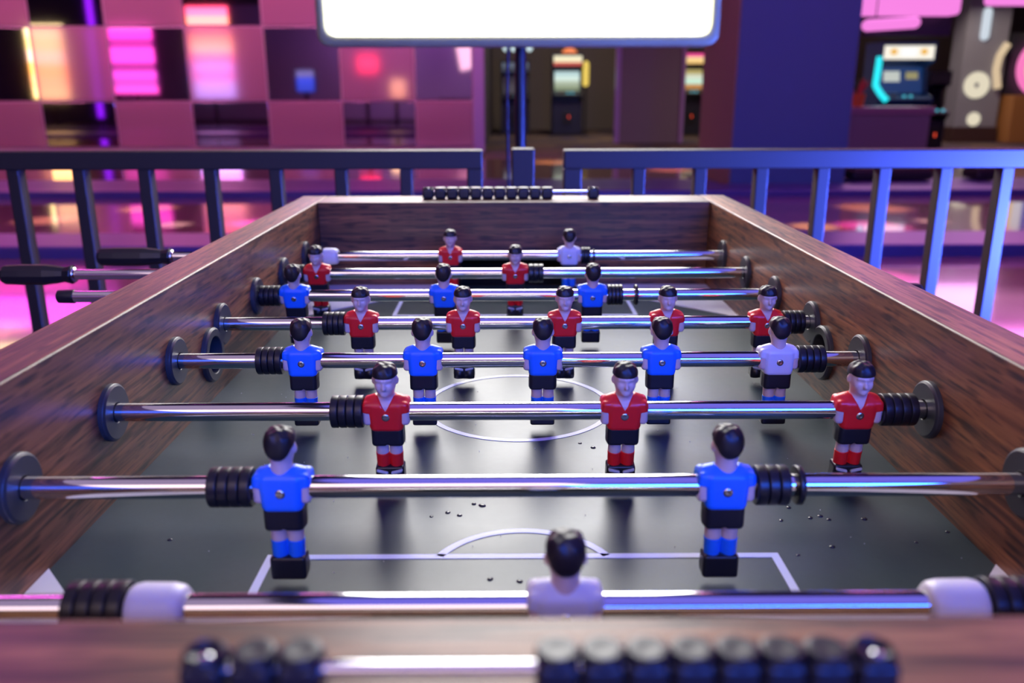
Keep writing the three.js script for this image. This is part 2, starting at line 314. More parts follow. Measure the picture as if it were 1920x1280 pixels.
// ------------------------------------------------------------------ railing behind the table
const RZ = -1.72, RT = 0.994;
function railSection(label, x0, x1, bal, endLeft, endRight) {
  const r = thing('railing', label, 'railing', [(x0 + x1) / 2, 0, RZ]);
  const c = (x0 + x1) / 2;
  obj('handrail', span(x0 - c, x1 - c, RT - 0.042, RT, -0.045, 0, 0.004), mat.railing, r);
  obj('bottom_rail', span(x0 - c, x1 - c, 0.08, 0.12, -0.04, -0.005, 0.003), mat.railing, r);
  for (const x of bal) obj('baluster', rbox(0.028, RT - 0.042 - 0.12 + 0.002, 0.034, 0.003, x - c, (RT - 0.042 + 0.12) / 2, -0.022), mat.railing, r);
  for (const [a, b] of [endLeft, endRight]) obj('end_post', span(a - c, b - c, 0, RT - 0.041, -0.044, -0.001, 0.004), mat.railing, r);
}
railSection('black handrail with dark balusters left behind the table', -2.62, -0.068, Array.from({ length: 16 }, (_, i) => -0.243 - 0.149 * i), [-2.62, -2.584], [-0.104, -0.068]);
railSection('handrail with blue lit balusters right behind the table', 0.116, 2.7, Array.from({ length: 17 }, (_, i) => 0.289 + 0.1405 * i), [0.116, 0.158], [2.66, 2.7]);
tag(obj('railing_post', span(-0.002, 0.05, 0, 0.997, RZ - 0.048, RZ, 0.004), mat.railing), 'single square post between the two railing sections', 'post');

// ------------------------------------------------------------------ the football table
const RODY = 0.86, S = 0.14327, FL = 0.785, TOP = 0.9346, IN = 0.3455, OUT = 0.392, ZF = -1.2585, ZFO = -1.357, ZN = -0.026, ZNO = 0.072, BOT = 0.6;
const rodZ = (k) => -S * k;
const table = thing('football_table', 'walnut table football game with dark green pitch', 'game table', [0, 0, 0]);
{
  const ev = new Evaluator();
  const cut = (geo, tools) => { let b = new Brush(geo); b.updateMatrixWorld(); for (const t of tools) { const q = new Brush(t); q.updateMatrixWorld(); b = ev.evaluate(b, q, SUBTRACTION); } return b.geometry; };
  const side = (s) => {
    const g = boxUV(rbox(OUT - IN, TOP - BOT, ZNO - ZFO, 0.0022, s * (IN + OUT) / 2, (TOP + BOT) / 2, (ZNO + ZFO) / 2), 2);
    const tools = [];
    for (let k = 1; k <= 8; k++) tools.push(cylX(0.0095, s > 0 ? IN - 0.01 : -OUT - 0.01, s > 0 ? OUT + 0.01 : -IN + 0.01, RODY, rodZ(k), 20));
    tools.push(cylX(0.0215, s > 0 ? IN - 0.01 : -IN - 0.034, s > 0 ? IN + 0.034 : -IN + 0.01, 0.8355, -0.674, 28));
    const geo = cut(g, tools); geo.computeVertexNormals; obj('side_wall', geo, mat.wood, table);
  };
  side(-1); side(1);
  const end = (z0, z1) => {
    const g = boxUV(rbox(2 * IN - 0.0005, TOP - BOT - 0.0004, z1 - z0, 0.0022, 0, (TOP + BOT) / 2 - 0.0002, (z0 + z1) / 2), 0);
    obj('end_wall', cut(g, [span(-0.1, 0.1, FL - 0.02, FL + 0.052, z0 - 0.02, z1 + 0.02)]), mat.wood, table);
  };
  end(ZFO, ZF); end(ZN, ZNO);
  obj('pitch', boxUV(span(-IN, IN, FL - 0.018, FL, ZF, ZN), 2), mat.field, table);
  obj('underside', span(-IN, IN, BOT, BOT + 0.015, ZF, ZN), mat.black, table);
  obj('goal_box', span(-0.12, 0.12, FL - 0.1, FL + 0.06, ZFO - 0.012, ZFO - 0.001), mat.hole, table);
  obj('goal_box', span(-0.12, 0.12, FL - 0.1, FL + 0.06, ZNO + 0.001, ZNO + 0.012), mat.hole, table);
  for (const [x, z] of [[-0.33, ZFO + 0.06], [0.33, ZFO + 0.06], [-0.33, ZNO - 0.06], [0.33, ZNO - 0.06]]) {
    const lg = obj('leg', boxUV(rbox(0.09, BOT - 0.02, 0.09, 0.004, x, BOT / 2 + 0.01, z), 1), mat.wood, table);
    obj('foot', cylY(0.03, 0, 0.022, x, z), mat.black, lg);
  }
  // pitch markings
  const flat = (shape) => { const g = new THREE.ExtrudeGeometry(shape, { depth: 0.0004, bevelEnabled: false, curveSegments: 64 }); g.rotateX(Math.PI / 2); return T(g, 0, FL + 0.0005, 0); }; // shape y -> +z
  const ringShape = (r, w, cz, a0 = 0, a1 = 2 * Math.PI) => {
    const s = new THREE.Shape();
    if (a1 - a0 > 6.28) { s.absarc(0, cz, r + w / 2, 0, 2 * Math.PI); const h = new THREE.Path(); h.absarc(0, cz, r - w / 2, 0, 2 * Math.PI, true); s.holes.push(h); } else { s.absarc(0, cz, r + w / 2, a0, a1); s.absarc(0, cz, r - w / 2, a1, a0, true); }
    return s;
  };
  const lw = 0.0062, mark = (g, n = 'pitch_line') => obj(n, g, mat.line, table);
  mark(flat(ringShape(0.1012, lw, -0.6445)), 'centre_circle');
  mark(flat(ringShape(0.005, 0.0099, -0.6445)), 'centre_spot');
  mark(span(-IN, IN, FL, FL + 0.0005, -0.6445 - lw / 2, -0.6445 + lw / 2));
  for (const [zl, zw, sgn, r, cz, a] of [[-0.322, ZN, 1, 0.07, -0.2905, 0.46], [-1.0735 + 0.03, ZF, -1, 0.07, -1.075, 0.46]]) {
    mark(span(-0.1915, 0.1915, FL, FL + 0.0005, zl - lw / 2, zl + lw / 2));
    for (const sx of [-1, 1]) mark(span(sx * 0.1885 - lw / 2, sx * 0.1885 + lw / 2, FL, FL + 0.0005, Math.min(zl + sgn * lw / 2, zw), Math.max(zl + sgn * lw / 2, zw)));
    const th = Math.asin((Math.abs(zl - cz)) / r);
    mark(flat(sgn > 0 ? ringShape(r, lw, cz, -Math.PI + th, -th) : ringShape(r, lw, cz, th, Math.PI - th)), 'penalty_arc');
  }
  // white corner pieces
  for (const sx of [-1, 1]) for (const [zc, dz] of [[ZN, -0.28], [ZF, 0.236]]) {
    const s = new THREE.Shape([[sx * IN, zc], [sx * IN, zc + dz], [sx * 0.1, zc]].map((p) => new THREE.Vector2(...p)));
    const g = new THREE.ExtrudeGeometry(s, { depth: 0.0012, bevelEnabled: false }); g.rotateX(Math.PI / 2); T(g, 0, FL + 0.0014, 0);
    obj('corner_piece', g, mat.cornerWhite, table);
  }
  // rod washers and the two open ball rings
  const prof = [[-0.004, 0.0085], [0.0050, 0.0085], [0.0056, 0.0091], [0.0056, 0.0222], [0.0044, 0.0240], [0.0036, 0.0245], [0, 0.0245]];
  const wg = latheX(prof, 44, true), wgR = wg.clone().rotateY(Math.PI);
  for (let k = 1; k <= 8; k++) for (const s of [-1, 1]) { const w = obj('washer', s < 0 ? wg : wgR, mat.washer, table); w.position.set(s * IN, RODY, rodZ(k)); }
  const rprof = [[-0.02, 0.0208], [0.0050, 0.0208], [0.0058, 0.0216], [0.0058, 0.0288], [0.0044, 0.0305], [0.0036, 0.031], [0, 0.031]];
  const rg = latheX(rprof, 48, true), rgR = rg.clone().rotateY(Math.PI);
  for (const s of [-1, 1]) { const w = obj('ball_ring', s < 0 ? rg : rgR, mat.washer, table); w.position.set(s * IN, 0.8355, -0.674); }
}

// ------------------------------------------------------------------ scoring rails
function scoreCounter(label, z, rodX0, rodX1, mounts, beads, bw, r) {
  const c = thing('score_counter', label, 'score counter', [0, TOP, z]);
  obj('wire', cylX(0.0024, rodX0, rodX1, r + 0.0005, 0, 16), mat.chrome, c);
  const q = bw * 0.507, top = r * 1.72, e = bw * 0.09;
  const cap = (pts) => new THREE.LatheGeometry(pts.map((p) => new THREE.Vector2(...p)), 28);
  const block = () => rbox(bw * 0.985, top - 0.0024, bw * 1.06, bw * 0.2, 0, (top - 0.0024) / 2 + 0.0002, 0, 3);
  const join = (gs) => mergeGeometries(gs.map((g) => { const n = g.index ? g.toNonIndexed() : g; n.deleteAttribute('uv'); return n; }));
  const bg = join([block(), cap([[q, top - 0.006], [q, top - e], [q - e * 0.3, top - e * 0.3], [q - e, top], [q * 0.5, top - 0.0002], [0, top - 0.0003]])]);
  for (const x of beads) { const b = obj('bead', bg, mat.bead, c); b.position.set(x, 0, 0); }
  const mg = join([block(), cap([[q, top - 0.006], [q, top - e], [q - e, top], [q * 0.78, top], [q * 0.72, top - 0.002], [0, top - 0.002]])]);
  for (const x of mounts) {
    const m = obj('end_block', mg, mat.bead, c); m.position.x = x;
    obj('screw', T(new THREE.SphereGeometry(q * 0.36, 14, 8).scale(1, 0.5, 1), 0.0008, top - 0.0022, 0.0012), mat.screw, m);
  }
}
scoreCounter('black bead score counter on the near rail', 0.0187, -0.111, 0.109, [-0.1045, 0.1025], [-0.0892, -0.0749, ...Array.from({ length: 7 }, (_, i) => 0.0045 + 0.0139 * i)], 0.0136, 0.0107);
scoreCounter('black bead score counter on the far rail', -1.31, -0.165, 0.152, [-0.1545, 0.1435], Array.from({ length: 10 }, (_, i) => -0.1325 + 0.0214 * i), 0.0208, 0.0117);

// ------------------------------------------------------------------ player figures (surface nets over distance fields, centimetres)
function surfaceNet(f, lo, hi, step) {
  const n = [0, 1, 2].map((k) => Math.ceil((hi[k] - lo[k]) / step) + 1), [nx, ny, nz] = n, val = new Float32Array(nx * ny * nz);
  const id = (i, j, k) => i + nx * (j + ny * k);
  for (let k = 0; k < nz; k++) for (let j = 0; j < ny; j++) for (let i = 0; i < nx; i++) val[id(i, j, k)] = f(lo[0] + i * step, lo[1] + j * step, lo[2] + k * step);
  const vert = new Int32Array(nx * ny * nz).fill(-1), pos = [], idx = [];
  const E = []; for (let a = 0; a < 8; a++) for (const b of [1, 2, 4]) if (!(a & b)) E.push([a, a | b]);
  for (let k = 0; k < nz - 1; k++) for (let j = 0; j < ny - 1; j++) for (let i = 0; i < nx - 1; i++) {
    let s = [0, 0, 0], c = 0;
    const v = []; for (let a = 0; a < 8; a++) v.push(val[id(i + (a & 1), j + (a >> 1 & 1), k + (a >> 2))]);
    for (const [a, b] of E) if ((v[a] < 0) !== (v[b] < 0)) { const t = v[a] / (v[a] - v[b]); for (let q = 0; q < 3; q++) { const pa = a >> q & 1, pb = b >> q & 1; s[q] += pa + t * (pb - pa); } c++; }
    if (!c) continue;
    vert[id(i, j, k)] = pos.length / 3;
    pos.push(lo[0] + (i + s[0] / c) * step, lo[1] + (j + s[1] / c) * step, lo[2] + (k + s[2] / c) * step);
  }
  const quad = (a, b, c, d, flip) => { if (flip) idx.push(a, c, b, a, d, c); else idx.push(a, b, c, a, c, d); };
  for (let k = 1; k < nz - 1; k++) for (let j = 1; j < ny - 1; j++) for (let i = 1; i < nx - 1; i++) {
    const s0 = val[id(i, j, k)] < 0;
    if (s0 !== (val[id(i + 1, j, k)] < 0)) quad(vert[id(i, j - 1, k - 1)], vert[id(i, j, k - 1)], vert[id(i, j, k)], vert[id(i, j - 1, k)], !s0);
    if (s0 !== (val[id(i, j + 1, k)] < 0)) quad(vert[id(i - 1, j, k - 1)], vert[id(i - 1, j, k)], vert[id(i, j, k)], vert[id(i, j, k - 1)], !s0);
    if (s0 !== (val[id(i, j, k + 1)] < 0)) quad(vert[id(i - 1, j - 1, k)], vert[id(i, j - 1, k)], vert[id(i, j, k)], vert[id(i - 1, j, k)], !s0);
  }
  const g = new THREE.BufferGeometry();
  g.setAttribute('position', new THREE.Float32BufferAttribute(pos, 3)); g.setIndex(idx); g.computeVertexNormals();
  g.setAttribute('uv', new THREE.Float32BufferAttribute(new Float32Array(pos.length / 3 * 2), 2));
  g.scale(0.01, 0.01, 0.01); return g;
}
const smin = (a, b, k) => { const h = Math.max(k - Math.abs(a - b), 0) / k; return Math.min(a, b) - h * h * k / 4; };
const smax = (a, b, k) => -smin(-a, -b, k);
const ell = (x, y, z, cx, cy, cz, a, b, c) => { const q = Math.hypot((x - cx) / a, (y - cy) / b, (z - cz) / c); return (q - 1) * Math.min(a, b, c); };
const cone = (x, y, z, a, b, r1, r2) => { const d = [b[0] - a[0], b[1] - a[1], b[2] - a[2]], p = [x - a[0], y - a[1], z - a[2]]; const t = Math.max(0, Math.min(1, (p[0] * d[0] + p[1] * d[1] + p[2] * d[2]) / (d[0] ** 2 + d[1] ** 2 + d[2] ** 2))); return Math.hypot(p[0] - d[0] * t, p[1] - d[1] * t, p[2] - d[2] * t) - (r1 + (r2 - r1) * t); };
const rb = (x, y, z, cx, cy, cz, a, b, c, r) => { const q = [Math.abs(x - cx) - a + r, Math.abs(y - cy) - b + r, Math.abs(z - cz) - c + r]; return Math.hypot(Math.max(q[0], 0), Math.max(q[1], 0), Math.max(q[2], 0)) + Math.min(Math.max(...q), 0) - r; };
// figure faces +z, rod axis at the origin
const headF = (x, y, z) => {
  const ax = Math.abs(x);
  let d = ell(x, y, z, 0, 3.12, 0, 0.97, 1.26, 1.06);
  d = smin(d, ell(x, y, z, 0, 2.4, 0.34, 0.72, 0.82, 0.72), 0.35);
  d = smin(d, ell(ax, y, z, 0.42, 2.62, 0.72, 0.3, 0.3, 0.3), 0.25);
  d = smin(d, cone(x, y, z, [0, 3.02, 1.02], [0, 2.66, 1.24], 0.1, 0.18), 0.14);
  d = smin(d, ell(x, y, z, 0, 1.98, 0.86, 0.28, 0.2, 0.24), 0.2);
  d = smin(d, cone(ax, y, z, [0.14, 3.26, 1.03], [0.6, 3.28, 0.84], 0.12, 0.11), 0.12);
  d = smax(d, -ell(ax, y, z, 0.37, 3.02, 1.13, 0.21, 0.14, 0.18), 0.1);
  d = smax(d, -rb(x, y, z, 0, 2.28, 1.14, 0.3, 0.04, 0.13, 0.03), 0.06);
  d = smin(d, ell(ax, y, z, 0.98, 2.9, -0.08, 0.15, 0.34, 0.24), 0.1);
  d = smin(d, cone(x, y, z, [0, 2.3, -0.12], [0, 0.9, -0.1], 0.68, 0.76), 0.3);
  return d;
};
const armF = (x, y, z, g = 0) => { const ax = Math.abs(x); return rb(ax - 0.1 * Math.max(0, y - 0.2) * -1, y, z, 1.56, 0.12, 0.05, 0.42 + g, 1.06 + g, 0.93 + g, 0.36); };
const torsoF = (x, y, z, g = 0) => {
  let d = rb(x, y, z, 0, -0.15, 0, 1.5 + g - 0.08 * Math.max(0, -y), 1.42 + g, 1.06 + g, 0.55);
  d = smin(d, cone(Math.abs(x), y, z, [0, 1.32, -0.08], [1.3, 0.86, 0], 0.56 + g, 0.6 + g), 0.4);
  return d;
};
const legF = (x, y, z, g = 0) => { const ax = Math.abs(x); return smin(cone(ax, y, z, [0.6, -2.2, 0], [0.58, -3.7, 0], 0.66 + g, 0.52 + g), cone(ax, y, z, [0.58, -3.7, 0], [0.57, -5.6, -0.02], 0.54 + g, 0.5 + g), 0.15); };
const skinF = (x, y, z) => smin(Math.min(smin(headF(x, y, z), torsoF(x, y, z, -0.1), 0.2), armF(x, y, z)), legF(x, y, z), 0.05);
const hairF = (x, y, z) => {
  const p = 2.7; let d = (Math.pow(Math.pow(Math.abs(x) / 1.05, p) + Math.pow(Math.abs(y - 3.2) / 1.2, p) + Math.pow(Math.abs(z + 0.06) / 1.12, p), 1 / p) - 1) * 1.05;
  const bound = z > 0 ? 3.36 + 0.1 * Math.abs(x) : 3.36 + 1.2 * z + 0.9 * Math.max(0, Math.abs(x) - 0.2) * Math.min(1, -1.3 * z);
  d = smax(d, bound - y, 0.12);
  return d + 0.04 * Math.sin(x * 7 + 1.6 * z) * Math.sin(z * 7.5 - x * 2) * Math.max(0, Math.min(1, (y - 3.5) * 2));
};
const jerseyF = (x, y, z) => {
  const ax = Math.abs(x);
  let d = torsoF(x, y, z, 0.03);
  d = smin(d, smax(armF(x, y, z, 0.05), 0.28 - y + 0.1 * (ax - 1.5), 0.08), 0.12);
  d = smax(d, -1.42 - y, 0.1);
  const v = Math.max(ax * 0.86 - (y - 0.46) * 0.5, -z + 0.2); // V neck at the front, round collar behind
  d = smax(d, -v, 0.06);
  return smax(d, -(Math.hypot(x, z + 0.12) - 0.84 + Math.max(0, 1.62 - y) * 3), 0.08);
};
const shortsF = (x, y, z) => {
  let d = rb(x, y, z, 0, -1.95, 0, 1.36, 1.1, 0.95, 0.4);
  d = smin(d, cone(Math.abs(x), y, z, [0.66, -2.0, 0], [0.68, -2.9, 0.02], 0.72, 0.7), 0.2);
  d = smax(d, -2.92 - y, 0.12);
  d = smax(d, y + 1.3, 0.1);
  return smax(d, -(Math.hypot(x * 1.5, (y + 3.0)) - 0.24), 0.14);
};
const socksF = (x, y, z) => smax(smax(legF(x, y, z, 0.055), y + 3.85, 0.06), -5.5 - y, 0.1);
const bootsF = (x, y, z) => {
  const ax = Math.abs(x);
  let d = rb(x, y, z, 0, -5.95, 0.0, 1.24, 0.88, 0.72, 0.24);
  d = smin(d, ell(ax, y, z, 0.6, -6.15, 0.45, 0.58, 0.62, 0.55), 0.2);
  d = smax(d, -cone(x, y, z, [0, -4.9, 0.95], [0, -6.9, 1.15], 0.16, 0.16), 0.1);
  return smax(d, -6.82 - y, 0.1);
};
const trimF = (x, y, z) => { const ax = Math.abs(x); return smax(rb(ax, y, z, 0.62, -5.62 + 0.25 * ax, 0.2, 0.5, 0.13, 0.72, 0.08), -(z - 0.2), 0.05); };
const FG = {
  skin: surfaceNet(skinF, [-2.3, -5.9, -1.5], [2.3, 4.7, 1.7], 0.085),
  hair: surfaceNet(hairF, [-1.3, 1.9, -1.5], [1.3, 4.75, 1.4], 0.06),
  jersey: surfaceNet(jerseyF, [-2.4, -1.8, -1.4], [2.4, 2.2, 1.5], 0.075),
  shorts: surfaceNet(shortsF, [-1.7, -3.3, -1.3], [1.7, -0.9, 1.3], 0.075),
  socks: surfaceNet(socksF, [-1.5, -5.8, -0.9], [1.5, -3.5, 0.9], 0.08),
  boots: surfaceNet(bootsF, [-1.5, -7.1, -1.1], [1.5, -4.7, 1.4], 0.075),
  trim: surfaceNet(trimF, [-1.4, -6.1, -0.1], [1.4, -5.0, 1.2], 0.075),
};
const screwG = latheX([[0, 0.0], [0.0, 0.0012], [0.0002, 0.0014], [0.0002, 0.0024], [-0.0003, 0.0034], [-0.0012, 0.0036]], 24).rotateY(-Math.PI / 2); // faces +z
function player(rod, x, kit, tilt, label) {
  const jm = kit === 'red' ? mat.red : kit === 'blue' ? mat.blue : mat.white, sm = kit === 'red' ? mat.red : mat.blue;
  const b = obj('player_figure', FG.skin, mat.skin, rod); b.position.set(x, 0, 0);
  b.rotation.set(kit === 'red' ? tilt : -tilt, kit === 'red' ? 0 : Math.PI, 0, 'YXZ');
  b.userData.label = label;
  obj('hair', FG.hair, mat.hair, b); obj('jersey', FG.jersey, jm, b); obj('shorts', FG.shorts, mat.shorts, b);
  obj('socks', FG.socks, sm, b); obj('boots', FG.boots, mat.boot, b);
  if (kit === 'red') obj('boot_trim', FG.trim, mat.bootTrim, b);
  const s = obj('screw', screwG, mat.screw, b);
  s.position.set(0, -0.0006, kit === 'red' ? 0.0113 : -0.0113); if (kit !== 'red') s.rotation.y = Math.PI;
  return b;
}
const bumperProf = (n, len, r) => { const p = [[0, 0.0079]], w = len / n; for (let i = 0; i < n; i++) { const a = i * w; p.push([a + 0.0001, r * 0.9], [a + w * 0.07, r * 0.97], [a + w * 0.15, r], [a + w * 0.85, r], [a + w * 0.93, r * 0.97], [a + w - 0.0001, r * 0.9]); } p.push([len, 0.0079]); return p; };
function bumper(rod, x0, x1, n = 4, r = 0.0138) { const b = obj('bumper', latheX(bumperProf(n, x1 - x0, r), 36), mat.rubber, rod); b.position.x = x0; return b; }
function stopRing(rod, x, r = 0.0135, w = 0.0045) { const b = obj('stop_ring', latheX([[-w / 2, 0.0079], [-w / 2, r * 0.93], [-w * 0.3, r], [w * 0.3, r], [w / 2, r * 0.93], [w / 2, 0.0079]], 36), mat.rubber, rod); b.position.x = x; return b; }
function whiteCollar(rod, x0, x1) { const l = x1 - x0, r = 0.0138; const c = obj('collar', latheX([[0, 0.0079], [0, r * 0.8], [l * 0.06, r * 0.92], [l * 0.2, r], [l * 0.75, r * 0.98], [l * 0.92, r * 0.9], [l, r * 0.74], [l, 0.0079]], 40), mat.collar, rod); c.position.x = x0; c.userData.label = 'white plastic collar'; return c; }
function grip(rod, x0, x1, flip) { // handle: waist next to the rod, fat outer end
  const l = x1 - x0, p = [[0, 0.0], [0, 0.0085], [0.002, 0.0125], [0.006, 0.0145], [0.03, 0.0155], [l * 0.62, 0.0155], [l * 0.8, 0.0128], [l * 0.88, 0.0112], [l * 0.94, 0.0128], [l * 0.985, 0.0142], [l, 0.0135], [l, 0.008]];
  const g = latheX(p, 10).toNonIndexed(); g.computeVertexNormals(); // flat-sided grip
  if (flip) g.rotateY(Math.PI);
  const h = obj('handle', g, mat.handle, rod); h.position.x = flip ? x1 : x0;
  const e = obj('ferrule', latheX([[-0.002, 0.0078], [-0.002, 0.0108], [0.002, 0.0112], [0.003, 0.0078]], 24), mat.chrome, h); e.position.x = flip ? -l - 0.001 : l + 0.001;
}
function endCap(rod, x0, x1) { const l = x1 - x0; const c = obj('end_cap', latheX([[0, 0.0], [0, 0.006], [0.002, 0.0088], [l - 0.001, 0.0092], [l, 0.0078]], 28), mat.handle, rod); c.position.x = x0; if (x0 > 0) { c.rotation.y = Math.PI; c.position.x = x1; } }
function makeRod(k, label, x0, x1) {
  const r = thing('player_rod', label, 'player rod', [0, RODY, rodZ(k)], 'sliding rods across the football table');
  obj('rod', cylX(0.0078, x0, x1, 0, 0, 48), mat.chrome, r);
  return r;
}
const D = Math.PI / 180;
{ const r = makeRod(1, 'nearest rod with one goalkeeper and two white collars', -0.5, 0.44);
  endCap(r, -0.5, -0.478); grip(r, 0.43, 0.54, true);
  bumper(r, -0.2385, -0.2075, 4, 0.0148); whiteCollar(r, -0.2072, -0.178);
  player(r, 0.0185, 'white', 0, 'goalkeeper in pale jersey with dark hair');
  const c = whiteCollar(r, 0.207, 0.2362); c.rotation.y = Math.PI; c.position.x = 0.2362; bumper(r, 0.2365, 0.2675, 4, 0.0148); }
{ const r = makeRod(2, 'second nearest rod with two blue players', -0.5, 0.44);
  endCap(r, -0.5, -0.478); grip(r, 0.43, 0.54, true);
  bumper(r, -0.2135, -0.1842, 4); player(r, -0.164, 'blue', 0, 'blue shirted player left on the second rod'); player(r, 0.137, 'blue', 0, 'blue shirted player right on the second rod');
  bumper(r, 0.157, 0.1795, 3); stopRing(r, 0.187); }
{ const r = makeRod(3, 'third nearest rod with three red players', -0.41, 0.5);
  grip(r, -0.51, -0.4); endCap(r, 0.478, 0.5);
  bumper(r, -0.1595, -0.1322); for (const [i, x] of [-0.113, 0.0865, 0.283].entries()) player(r, x, 'red', 7 * D, ['left', 'middle', 'right'][i] + ' red player on the third rod');
  bumper(r, 0.303, 0.332); }
{ const r = makeRod(4, 'fourth rod with five players in blue and pale blue', -0.5, 0.44);
  endCap(r, -0.5, -0.478); grip(r, 0.43, 0.54, true);
  bumper(r, -0.262, -0.2365); for (const [i, x] of [-0.2165, -0.096, 0.024, 0.1425, 0.26].entries()) player(r, x, i < 4 ? 'blue' : 'white', 0, i < 4 ? 'blue shirted player on the fourth rod' : 'pale shirted player at the end of the fourth rod');
  bumper(r, 0.2795, 0.3062); }
{ const r = makeRod(5, 'fifth rod with five red players', -0.41, 0.5);
  grip(r, -0.51, -0.4); endCap(r, 0.478, 0.5);
  bumper(r, -0.2255, -0.2005); for (const x of [-0.181, -0.063, 0.055, 0.174, 0.2895]) player(r, x, 'red', 4 * D, 'red shirted player on the fifth rod');
  bumper(r, 0.3095, 0.3335); }
{ const r = makeRod(6, 'sixth rod with three blue players and a capped left end', -0.606, 0.44);
  endCap(r, -0.608, -0.585); grip(r, 0.43, 0.54, true);
  bumper(r, -0.339, -0.3125); for (const x of [-0.293, -0.0955, 0.101]) player(r, x, 'blue', 10 * D, 'blue shirted player on the sixth rod');
  bumper(r, 0.121, 0.141); stopRing(r, 0.159, 0.0138, 0.004); }
{ const r = makeRod(7, 'seventh rod with two red players and a black handle', -0.67, 0.5);
  grip(r, -0.763, -0.657); endCap(r, 0.478, 0.5);
  bumper(r, -0.3375, -0.3135); player(r, -0.294, 'red', 12 * D, 'left red player on the seventh rod'); player(r, 0.0, 'red', 12 * D, 'middle red player on the seventh rod');
  bumper(r, 0.0195, 0.042, 3); }
{ const r = makeRod(8, 'farthest rod with red goalkeeper, pale player and black handle', -0.58, 0.5);
  grip(r, -0.686, -0.566); endCap(r, 0.478, 0.5);
  bumper(r, -0.3395, -0.3165, 3); whiteCollar(r, -0.3162, -0.2905); player(r, -0.1055, 'red', 5 * D, 'red goalkeeper on the farthest rod'); player(r, 0.09, 'white', 0, 'pale shirted player on the farthest rod');
  bumper(r, 0.1095, 0.1245, 3); stopRing(r, 0.1305, 0.0105, 0.003); }

// ------------------------------------------------------------------ specks of liquid and grit on the pitch
{
  const spots = [[-0.061, -0.392], [-0.051, -0.387], [-0.074, -0.385], [-0.04, -0.407], [-0.033, -0.404], [-0.024, -0.291], [-0.003, -0.288], [0.223, -0.398], [0.21, -0.376], [0.235, -0.38], [0.244, -0.383], [0.249, -0.377], [0.206, -0.322], [0.278, -0.378], [0.303, -0.34], [0.335, -0.356], [-0.274, -0.349], [0.06, -0.536], [0.072, -0.525], [0.236, -0.334]];
  const dm = M({ color: [0.02, 0.022, 0.025], roughness: 0.12 }), dg = new THREE.SphereGeometry(1, 14, 8, 0, 2 * Math.PI, 0, Math.PI / 2);
  for (const [x, z] of spots) {
    const d = obj('pitch_speck', dg, dm); d.position.set(x, FL, z); const s = 0.0011 + 0.0011 * rnd(); d.scale.set(s * (1 + 0.5 * rnd()), s * 0.6, s * (1 + 0.6 * rnd())); d.rotation.y = rnd() * 3;
    tag(d, 'tiny dark shiny speck lying on the green pitch', 'speck', 'specks on the pitch');
  }
  const n = 90, gs = []; const dust = new THREE.SphereGeometry(0.00042, 6, 4);
  for (let i = 0; i < n; i++) gs.push(T(dust.clone(), (rnd() - 0.5) * 0.66, FL + 0.0006, -0.1 - rnd() * 0.62));
  const o = obj('dust', gs, M({ color: [0.6, 0.6, 0.62], roughness: 0.5 })); o.userData = { kind: 'stuff', label: 'fine pale dust scattered over the green pitch', category: 'dust' };
}

